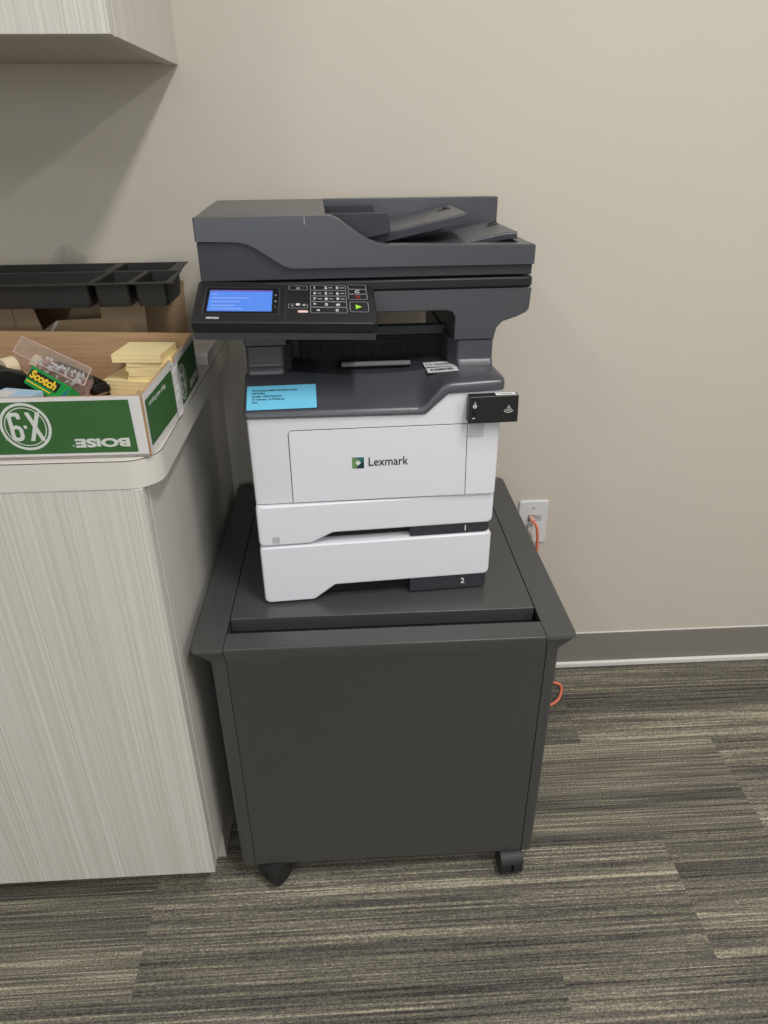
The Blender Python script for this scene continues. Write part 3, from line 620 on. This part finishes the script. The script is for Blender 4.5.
# ------------------------------------------------------------------ paper-box lid with its contents
FZ = WZ + 0.0004
FRc, BRc, BLc, FLc = Vector((-0.2560, -0.6150)), Vector((-0.2505, -0.300)), Vector((-0.70, -0.262)), Vector((-0.70, -0.612))
LZ = 0.986
lid = root('paper_box_lid', (-0.475, -0.455, FZ), 'shallow green and white cardboard paper box lid full of office supplies on the worktop', 'box')
def wallpiece(bm, a, c, z0, z1a, z1c, th, inward):
    a, c = Vector(a), Vector(c); i = Vector(inward) * th
    q = [(a, z0), (c, z0), (c, z1c), (a, z1a)]
    loft(bm, [[(p.x, p.y, z) for p, z in q], [(p.x + i.x, p.y + i.y, z) for p, z in q]])
def twoface(name, bm, m_out, m_in, d):
    for f in bm.faces: f.normal_update()
    bmesh.ops.recalc_face_normals(bm, faces=bm.faces[:])
    for f in bm.faces: f.material_index = 0 if f.normal.dot(Vector(d)) > 0.5 else 1
    return finish(name, bm, [m_out, m_in], lid, world=True, flat=True)
k = nb(); loft(k, [[(p.x, p.y, z) for p in (FRc, BRc, BLc, FLc)] for z in (FZ, FZ + 0.004)]); finish('bottom', k, M_kraft, lid, world=True, flat=True)
k = nb(); wallpiece(k, FLc, FRc, FZ, LZ - 0.001, LZ - 0.002, 0.004, (0, 1)); fwp = twoface('front_wall', k, M_card, M_kraft, (0, -1, 0))
k = nb(); wallpiece(k, BLc, BRc, FZ, LZ + 0.003, LZ - 0.002, 0.004, (0, -1)); twoface('back_wall', k, M_card, M_kraft, (0, 1, 0))
k = nb(); wallpiece(k, FLc, BLc, FZ, LZ, LZ, 0.004, (1, 0)); twoface('end_wall', k, M_card, M_kraft, (-1, 0, 0))
mid = Vector((-0.2475, -0.475)); mid2 = Vector((-0.2450, -0.462)); FS = FRc + Vector((0.0022, 0.0035))
k = nb(); wallpiece(k, FS, mid, FZ, LZ - 0.002, LZ + 0.002, 0.004, (-1, 0)); sw1 = twoface('side_wall', k, M_card, M_kraft, (1, 0, 0))
k = nb(); wallpiece(k, mid2, BRc, FZ, LZ + 0.003, LZ - 0.004, 0.004, (-1, 0)); sw2 = twoface('side_wall', k, M_card, M_kraft, (1, 0, 0))
sw2['label'] = 'rear half of the torn side wall'
# folded white corner flap and torn strip
k = nb(); wallpiece(k, FRc + Vector((-0.0135, 0.0042)), FRc + Vector((-0.001, 0.0042)), FZ + 0.003, LZ - 0.010, LZ + 0.004, 0.004, (0, 1)); finish('corner_fold', k, M_kraft2, lid, world=True, flat=True)
k = nb(); zz = FZ + 0.006; pa = []
zs = [FZ + 0.003 + i * (LZ - FZ - 0.004) / 12 for i in range(13)]
L_ = [(mid.x + 0.0008, mid.y - 0.004 - 0.006 * random.random(), z) for z in zs]; R_ = [(mid2.x + 0.0006, mid2.y + 0.005 + 0.007 * random.random(), z) for z in zs]
vl = [k.verts.new(p) for p in L_]; vr = [k.verts.new(p) for p in R_]; vm = [k.verts.new(((a[0] + c[0]) / 2 + 0.003 * random.random(), (a[1] + c[1]) / 2, a[2])) for a, c in zip(L_, R_)]
for i in range(12):
    k.faces.new((vl[i], vm[i], vm[i + 1], vl[i + 1])); k.faces.new((vm[i], vr[i], vr[i + 1], vm[i + 1]))
ts = finish('torn_strip', k, M_card, lid, world=True, flat=True); ts['label'] = 'white torn strip across the side'
def x9(bm, mtx, H):
    f = lambda P: [(a * H, c * H) for a, c in P]
    poly_on(bm, mtx, f([(-0.56, -0.5), (-0.42, -0.5), (-0.06, 0.5), (-0.20, 0.5)]), 0.0001)
    poly_on(bm, mtx, f([(-0.06, -0.5), (-0.20, -0.5), (-0.56, 0.5), (-0.42, 0.5)]), 0.00012)
    poly_on(bm, mtx, f(rect(-0.045, 0.055, -0.05, 0.06)), 0.0001)
    outline_on(bm, mtx, 0.10 * H, 0.52 * H, -0.06 * H, 0.5 * H, 0.13 * H, 0.19 * H, 0.0001)
    poly_on(bm, mtx, f(rounded([(0.10, -0.5), (0.52, -0.5), (0.52, 0.25), (0.39, 0.25), (0.39, -0.37), (0.23, -0.37), (0.23, -0.27), (0.10, -0.27)], [0.15, 0.17, 0, 0, 0.05, 0.04, 0, 0], 4)), 0.00012)
# front print: normal -y, upside-down lettering
fe = (FRc - FLc).normalized(); fm = frame((FLc.x, FLc.y - 0.0003, 0), (fe.x, fe.y, 0), (0, 0, 1))
def fx(x): return (x - FLc.x)
k = nb(); poly_on(k, fm, [(0.03, 0.9114), (fx(-0.2690), 0.9108), (fx(-0.2705), 0.9795), (0.03, 0.9785)], 0.0003); gp = finish('green_print', k, M_grn, fwp, world=True, flat=True)
up180 = Matrix.Rotation(math.pi, 4, 'Z')
k = nb(); text_bm(k, 'BOiSE', 0.0150, fm @ Matrix.Translation((fx(-0.3105), 0.9248, 0.0006)) @ up180, bold=0.0007, width=0.0675, depth=0.0001); ring_on(k, fm, (fx(-0.3475), 0.9210), 0.0013, 0.0008, 14, 0.0006); finish('box_lettering', k, M_grnink, gp, world=True, flat=True)
k = nb(); cc = (fx(-0.4005), 0.9475); ring_on(k, fm, cc, 0.0310, 0.0275, 48, 0.0006); ring_on(k, fm, cc, 0.0253, 0.0240, 48, 0.0006)
x9(k, fm @ Matrix.Translation((cc[0], cc[1], 0.0006)) @ up180, 0.0375); ring_on(k, fm, (fx(-0.4275), 0.9315), 0.0013, 0.0008, 14, 0.0006); finish('round_emblem', k, M_grnink, gp, world=True, flat=True)
# side prints
s1 = (mid - FS).normalized(); sm1 = frame((FS.x + 0.0004, FS.y, 0), (s1.x, s1.y, 0), (0, 0, 1)); 
k = nb(); poly_on(k, sm1, [(0.006, 0.9145), (0.131, 0.9155), (0.127, 0.9770), (0.006, 0.9740)], 0.0003); g1 = finish('green_print', k, M_grn, sw1, world=True, flat=True)
k = nb(); text_bm(k, 'Paper with Purpose', 0.0090, sm1 @ Matrix.Translation((0.055, 0.9655, 0.0006)) @ up180, width=0.075, depth=0.0001, shear=0.15); finish('slogan_lettering', k, M_grnink, g1, world=True, flat=True)
s2 = (BRc - mid2).normalized(); sm2 = frame((mid2.x + 0.0004, mid2.y, 0), (s2.x, s2.y, 0), (0, 0, 1))
k = nb(); poly_on(k, sm2, [(0.010, 0.9140), (0.155, 0.9100), (0.152, 0.9740), (0.014, 0.9780)], 0.0003); g2 = finish('green_print', k, M_grn, sw2, world=True, flat=True)
k = nb(); c2 = (0.030, 0.9440); ring_on(k, sm2, c2, 0.026, 0.023, 44, 0.0006); ring_on(k, sm2, c2, 0.0205, 0.0192, 44, 0.0006); x9(k, sm2 @ Matrix.Translation((c2[0], c2[1], 0.0006)) @ up180, 0.030); finish('round_emblem', k, M_grnink, g2, world=True, flat=True)
k = nb(); text_bm(k, 'BOiSE', 0.0150, sm2 @ Matrix.Translation((0.112, 0.9245, 0.0006)) @ up180, bold=0.0007, width=0.065, depth=0.0001); finish('box_lettering', k, M_grnink, g2, world=True, flat=True)

# ---- contents
BZ = FZ + 0.0045
def pad(x, y, z, a, h, label, size=0.076, group='yellow sticky note pads in the box lid'):
    k = nb(); n = 5; secs = []
    for i in range(n):
        j = 0.0002 if i % 2 else 0.0
        secs.append([(u, v, h * i / (n - 1)) for u, v in rect(-size / 2 + j, size / 2 - j, -size / 2 + j, size / 2 - j)])
    loft(k, secs); k.transform(Matrix.Translation((x, y, z)) @ Matrix.Rotation(a, 4, 'Z'))
    return tag(finish('sticky_note_pad', k, M_yel, None, flat=True), label, 'sticky notes', group)
H = 0.0135
pad(-0.3360, -0.3490, BZ, -0.25, 0.0124, 'lowest yellow note pad, sticking out to one side under the tall stack')
pad(-0.3350, -0.3490, BZ + 0.0125, -0.23, 0.0122, 'yellow note pad second from below, sticking out under the tall stack')
h0 = BZ + 0.0249
for i, (nm, dx, da) in enumerate((('lowest', 0, -0.02), ('second', 0.0012, 0.02), ('third', -0.001, -0.03), ('uppermost', 0.0006, 0.01))):
    pad(-0.2985 + dx, -0.3490, h0 + i * 0.0072, -0.06 + da, 0.0070, nm + ' of the four thin yellow pads stacked squarely by the torn side wall')
pad(-0.3170, -0.3500, h0 + 4 * 0.0072, -0.10, 0.0120, 'topmost yellow note pad shifted sideways over the stack', 0.076)
# push-pin box: clear tilted box (corners of its top)
def skewbox(bm, tl, tr, bl, depth):
    tl, tr, bl = Vector(tl), Vector(tr), Vector(bl); ex = tr - tl; ey = bl - tl; nz = ex.cross(ey).normalized()
    if nz.z > 0: nz = -nz
    top = [tl, tr, tr + ey, tl + ey]; loft(bm, [top, [p + nz * depth for p in top]]); return ex, ey, nz
pt, pr, pb = (-0.5085, -0.3260, 0.9900), (-0.3815, -0.4110, 0.9610), (-0.5060, -0.3740, 0.9790)
ppn = root('push_pin_box', (-0.447, -0.39, 0.945), 'clear plastic box of push pins tilted on the tape box and black things', 'push pin box')
k = nb(); ex, ey, nz = skewbox(k, pt, pr, pb, 0.022); finish('clear_case', k, M_clear, ppn, 0.001, world=True)
T0 = Vector(pt); 
k = nb(); skewbox(k, T0 + ex * 0.01 + ey * 0.02 + nz * 0.0212, T0 + ex * 0.99 + ey * 0.02 + nz * 0.0212, T0 + ex * 0.01 + ey * 0.98 + nz * 0.0212, 0.003); finish('pink_base', k, M_pinkclear, ppn, world=True)
k = nb()
for (a, c, u, v) in ((0, 0, 1, 0), (0, 1, 1, 1), (0, 0, 0, 1), (1, 0, 1, 1)):
    tube(k, [T0 + ex * a + ey * c - nz * 0.0, T0 + ex * u + ey * v], 0.0009, 6)
finish('case_edge', k, M_caseedge, ppn, world=True)
k = nb(); skewbox(k, T0 + ex * 0.16 + ey * 0.1 + nz * 0.019, T0 + ex * 0.27 + ey * 0.1 + nz * 0.017, T0 + ex * 0.16 + ey * 0.8 + nz * 0.017, 0.0015); finish('paper_slip', k, M_beige, ppn, world=True)
for i in range(34):
    t = 0.30 + 0.62 * random.random(); s_ = 0.15 + 0.72 * random.random(); p = T0 + ex * t + ey * s_ + nz * (0.008 + 0.009 * random.random())
    k = nb(); mm = Matrix.Translation(p) @ Euler((random.random() * 6, random.random() * 6, 0)).to_matrix().to_4x4()
    prof_ = [(0.0002, -0.010), (0.0003, -0.004), (0.0030, -0.0036), (0.0017, -0.0020), (0.0017, 0.0022), (0.0034, 0.0034), (0.0001, 0.0040)]
    loft(k, [[(r * math.cos(2 * math.pi * j / 8), r * math.sin(2 * math.pi * j / 8), z) for j in range(8)] for r, z in prof_]); k.transform(mm @ Matrix.Scale(0.85, 4))
    tag(finish('push_pin', k, M_pin, None), 'small clear push pin lying in the tilted clear box', 'push pin', 'clear push pins in the tilted box')
# tape box
tb = root('tape_box', (-0.44, -0.455, 0.935), 'green tape dispenser refill box with yellow lettering leaning in the box lid', 'tape box')
q0, q1, q2 = Vector((-0.4600, -0.4240, 0.9715)), Vector((-0.3890, -0.4790, 0.9540)), Vector((-0.4690, -0.4440, 0.9520))
k = nb(); ex, ey, nz = skewbox(k, q0, q1, q2, 0.020); tc_ = finish('carton', k, M_scg, tb, 0.0004, world=True)
tm = frame(q0 - nz * 0.0003, ex, -ey); LX, LY = ex.length, ey.length
nn = tm.col[2].to_3d()
k = nb(); poly_on(k, tm, [(0.006, -LY * 0.62), (LX * 0.80, -LY * 0.62), (LX * 0.80, -LY * 0.14), (0.006, -LY * 0.14)], 0.0003); bp_ = finish('black_panel', k, M_inkk, tc_, world=True)
k = nb(); text_bm(k, 'Scotch', 0.0165, tm @ Matrix.Translation((LX * 0.43, -LY * 0.385, 0.0006)), bold=0.0007, width=LX * 0.64, depth=0.0001); finish('yellow_lettering', k, M_scy, bp_, world=True)
k = nb(); poly_on(k, tm, [(LX * 0.90, -LY), (LX, -LY), (LX, -LY * 0.1)], 0.0003); finish('blue_corner', k, M_scb, tc_, world=True)
k = nb(); poly_on(k, tm, [(0.010, -LY * 0.80), (LX * 0.72, -LY * 0.80), (LX * 0.72, -LY * 0.74), (0.010, -LY * 0.74)], 0.0003); finish('print_line', k, M_scy, tc_, world=True)
# black tape dispenser with its beige core
td = root('tape_dispenser', (-0.505, -0.43, BZ), 'black desk tape dispenser with a beige tape core at the edge of the photo', 'tape dispenser')
k = nb()
side_p = rounded([(-0.075, 0.0), (0.070, 0.0), (0.072, 0.020), (0.045, 0.028), (0.020, 0.036), (0.0, 0.050), (-0.035, 0.066), (-0.065, 0.050)], [0.004, 0.004, 0.006, 0.01, 0.02, 0.02, 0.02, 0.02], 4)
dm = Matrix.Translation((-0.533, -0.445, BZ)) @ Matrix.Rotation(math.radians(-148), 4, 'Z')
prism(k, side_p, 'y', -0.019, 0.019); k.transform(dm); finish('body', k, M_blk, td, 0.003, 3, world=True)
k = nb(); prism(k, [(0.0145 * math.cos(t * math.pi / 12), 0.0145 * math.sin(t * math.pi / 12)) for t in range(24)], 'y', -0.010, 0.010)
k.transform(Matrix.Translation((-0.500, -0.412, 0.966)) @ Matrix.Rotation(math.radians(-35), 4, 'Z')); finish('tape_core', k, M_beige, td, 0.001, world=True)
# black stapler behind the push-pin box
sp = root('stapler', (-0.440, -0.338, BZ), 'black stapler lying behind the tilted push pin box', 'stapler')
smx = Matrix.Translation((-0.4320, -0.3500, BZ)) @ Matrix.Rotation(math.radians(-39), 4, 'Z') @ Matrix.Diagonal((0.95, 0.95, 0.72, 1))
k = nb(); prism(k, rounded([(-0.072, 0.0), (0.070, 0.0), (0.072, 0.008), (-0.074, 0.010)], 0.003, 3), 'y', -0.015, 0.015); k.transform(smx); finish('base', k, M_blk, sp, 0.0015, world=True)
k = nb(); prism(k, rounded([(-0.078, 0.014), (0.066, 0.014), (0.072, 0.022), (0.066, 0.033), (-0.02, 0.046), (-0.066, 0.050), (-0.080, 0.036)], [0.006, 0.003, 0.004, 0.006, 0.03, 0.014, 0.012], 5), 'y', -0.0145, 0.0145); k.transform(smx); finish('arm', k, M_blk, sp, 0.005, 3, world=True)
k = nb(); box(k, -0.060, 0.0735, -0.008, 0.008, 0.0095, 0.0165); k.transform(smx); finish('magazine', k, M_chrome, sp, 0.0008, world=True)
k = nb(); box(k, 0.052, 0.0745, -0.0152, 0.0152, 0.012, 0.028); k.transform(smx); finish('nose', k, M_blk, sp, 0.003, world=True)
bx = root('small_brown_box', (-0.372, -0.485, BZ), 'small brown carton standing between the tape box and the yellow pads', 'box')
k = nb(); box(k, -0.022, 0.022, -0.030, 0.030, 0, 0.030); k.transform(Matrix.Translation((-0.3880, -0.4555, BZ)) @ Matrix.Rotation(0.5, 4, 'Z') @ Matrix.Scale(0.72, 4)); finish('carton', k, M_brown, bx, 0.0006, world=True)
k = nb(); box(k, -0.0222, 0.0222, -0.004, 0.004, 0.0301, 0.0304); k.transform(Matrix.Translation((-0.3880, -0.4555, BZ)) @ Matrix.Rotation(0.5, 4, 'Z') @ Matrix.Scale(0.72, 4)); finish('tape_strip', k, M_beige, bx, world=True)
b2 = root('pale_blue_box', (-0.455, -0.53, BZ), 'pale blue and white small carton just inside the front of the box lid', 'box')
k = nb(); box(k, -0.030, 0.030, -0.022, 0.022, 0, 0.046); k.transform(Matrix.Translation((-0.4600, -0.5020, BZ)) @ Matrix.Rotation(-0.30, 4, 'Z')); finish('carton', k, M_blu, b2, 0.0006, world=True)
k = nb(); box(k, -0.024, 0.0, -0.016, 0.012, 0.0461, 0.0464); k.transform(Matrix.Translation((-0.4600, -0.5020, BZ)) @ Matrix.Rotation(-0.30, 4, 'Z')); finish('white_label', k, M_card, b2, world=True)

# ------------------------------------------------------------------ carton, organizer, flat white box behind
KZ = 1.0235
kf = root('kraft_carton', (-0.52, -0.14, FZ), 'open brown kraft carton on the worktop under the black organizer', 'box')
fR, bR, bL, fL = (-0.340, -0.225), (-0.300, -0.035), (-0.72, -0.035), (-0.72, -0.225)
def kw(name, pts, off, m=M_kraft2):
    q = nb(); loft(q, [[Vector(p) for p in pts], [Vector(p) + Vector(off) for p in pts]]); return finish(name, q, m, kf, world=True, flat=True)
kw('front_wall', [(-0.560, -0.225, FZ), (-0.560, -0.225, KZ), (-0.528, -0.225, KZ), (-0.517, -0.225, 0.975), (-0.512, -0.225, FZ)], (0, 0.004, 0))
kw('front_wall', [(-0.512, -0.225, FZ), (-0.517, -0.225, 0.975), (-0.490, -0.225, 0.992), (-0.415, -0.225, 0.994), (-0.415, -0.225, KZ), (-0.340, -0.225, KZ), (-0.345, -0.225, FZ)], (0, 0.004, 0))
kw('front_wall', [(-0.72, -0.225, FZ), (-0.72, -0.225, KZ), (-0.561, -0.225, KZ), (-0.561, -0.225, FZ)], (0, 0.004, 0))
kw('side_wall', [(-0.345, -0.2205, FZ), (-0.340, -0.2205, KZ), (-0.312, -0.040, KZ), (-0.318, -0.040, FZ)], (-0.004, 0, 0))
kw('side_wall', [(-0.72, -0.2205, FZ), (-0.72, -0.2205, KZ), (-0.72, -0.040, KZ), (-0.72, -0.040, FZ)], (0.004, 0, 0))
kw('back_wall', [(-0.72, -0.036, FZ), (-0.72, -0.036, KZ), (-0.312, -0.036, KZ), (-0.318, -0.036, FZ)], (0, -0.004, 0))
kw('bottom', [(-0.716, -0.220, FZ), (-0.349, -0.220, FZ), (-0.324, -0.041, FZ), (-0.716, -0.041, FZ)], (0, 0, 0.004))
kw('inner_flap', [(-0.520, -0.200, 0.93), (-0.480, -0.150, 1.012), (-0.400, -0.150, 1.012), (-0.400, -0.200, 0.93)], (0, 0.004, 0))
kw('loose_edge', [(-0.505, -0.2275, 0.973), (-0.500, -0.2275, 0.973), (-0.486, -0.2275, 0.991), (-0.492, -0.2275, 0.991)], (0, 0.002, 0), M_card)['label'] = 'pale torn board edge'
fb = root('flat_white_box', (-0.28, -0.12, FZ), 'flat white box at the back of the worktop between carton and printer', 'box')
k = nb(); loft(k, [[(x, y, z) for x, y in ((-0.2515, -0.203), (-0.2515, -0.012), (-0.288, -0.012), (-0.3295, -0.203))] for z in (FZ, FZ + 0.0125)]); finish('tray', k, M_card, fb, 0.0006, world=True)
k = nb(); loft(k, [[(x, y, z) for x, y in ((-0.2500, -0.2045), (-0.2500, -0.010), (-0.288, -0.010), (-0.3300, -0.2045))] for z in (FZ + 0.0128, FZ + 0.0215)]); finish('cover', k, M_card, fb, 0.0008, world=True)
# organizer: two rows of moulded wells in one tray
OZ_ = 1.062
og = root('desk_organizer', (-0.50, -0.19, OZ_ - 0.038), 'long black plastic drawer organizer tray lying across the kraft carton', 'organizer')
def omap(u, v):     # u: x along, v 0..1 front to back with the tapered end
    return Vector((u, -0.305 + 0.005 * (u + 0.62) / 0.35 + v * 0.217, 0))
def well(bm, x0, x1, v0, v1, h, t=0.0015):
    top = [omap(x0, v0), omap(x1, v0), omap(x1, v1), omap(x0, v1)]; c = sum(top, Vector()) / 4
    def ring(kx, z, ins, r=0.006):
        pts = []
        for p in top:
            d = p - c; pts.append((p.x - math.copysign(ins, d.x), p.y - math.copysign(ins, d.y)))
        return [(a, b_, z) for a, b_ in rounded(pts, r, 3)]
    out = [ring(1, OZ_, 0.0005), ring(1, OZ_ - h * 0.8, t), ring(1, OZ_ - h, t + 0.0015)]
    inn = [ring(1, OZ_ - h + 0.002, t + 0.005), ring(1, OZ_ - h * 0.8, t + 0.0015), ring(1, OZ_ + 0.0002, 0.0025)]
    rows_ = [[bm.verts.new(p) for p in s] for s in out + inn]; n = len(rows_[0])
    bm.faces.new(rows_[2]); bm.faces.new(rows_[3])
    for a, c_ in ((0, 1), (1, 2), (3, 4), (4, 5), (5, 0)):
        for i in range(n): bm.faces.new((rows_[a][i], rows_[a][(i + 1) % n], rows_[c_][(i + 1) % n], rows_[c_][i]))
FV, BV = (0.045, 0.535), (0.575, 0.985)
cells = [(-0.80, -0.404, *FV), (-0.397, -0.3415, *FV), (-0.3345, -0.283, *FV), (-0.80, -0.412, *BV), (-0.400, -0.3035, *BV)]
for (x0, x1, v0, v1) in cells:
    k = nb(); well(k, x0, x1, v0, v1, 0.037); finish('well', k, M_org_, og, world=True, angle=50)
k = nb()
def strip(pts): loft(k, [[(p.x, p.y, OZ_ - 0.0012) for p in pts], [(p.x, p.y, OZ_ + 0.0008) for p in pts]])
strip([omap(-0.81, 0.0), omap(-0.269, 0.0), omap(-0.272, 0.046), omap(-0.81, 0.046)])
strip([omap(-0.81, 0.984), omap(-0.290, 0.984), omap(-0.2885, 1.0), omap(-0.81, 1.0)])
strip([omap(-0.81, 0.534), omap(-0.28, 0.534), omap(-0.283, 0.576), omap(-0.81, 0.576)])
strip([omap(-0.284, 0.046), omap(-0.272, 0.046), omap(-0.281, 0.534), omap(-0.284, 0.534)])
strip([omap(-0.3045, 0.576), omap(-0.283, 0.576), omap(-0.290, 0.984), omap(-0.3045, 0.984)])
for (x0, x1, (v0, v1)) in ((-0.405, -0.396, FV), (-0.3425, -0.3335, FV), (-0.413, -0.399, BV)): strip([omap(x0, v0), omap(x1, v0), omap(x1, v1), omap(x0, v1)])
finish('rim', k, M_org_, og, world=True, flat=True)
# crumpled clear plastic standing behind the organizer
k = nb(); n = 9; secs = []
for i in range(n):
    t = i / (n - 1); x = -0.560 + 0.06 * t; h = 1.062 + 0.026 * math.sin(math.pi * min(1, t * 1.25)) ** 0.7 if t < 0.8 else 1.068 + 0.03 * max(0, math.sin(math.pi * min(1, t * 1.25))) ** 0.7
    yy = -0.020 + 0.006 * math.sin(t * 9); secs.append([(x, yy, 0.95), (x + 0.004, yy + 0.003, h), (x + 0.004, yy + 0.0042, h), (x, yy + 0.0012, 0.95)])
loft(k, secs); tag(finish('plastic_sleeve', k, M_film, None), 'crumpled clear plastic sleeve poking up behind the black organizer', 'plastic sleeve')
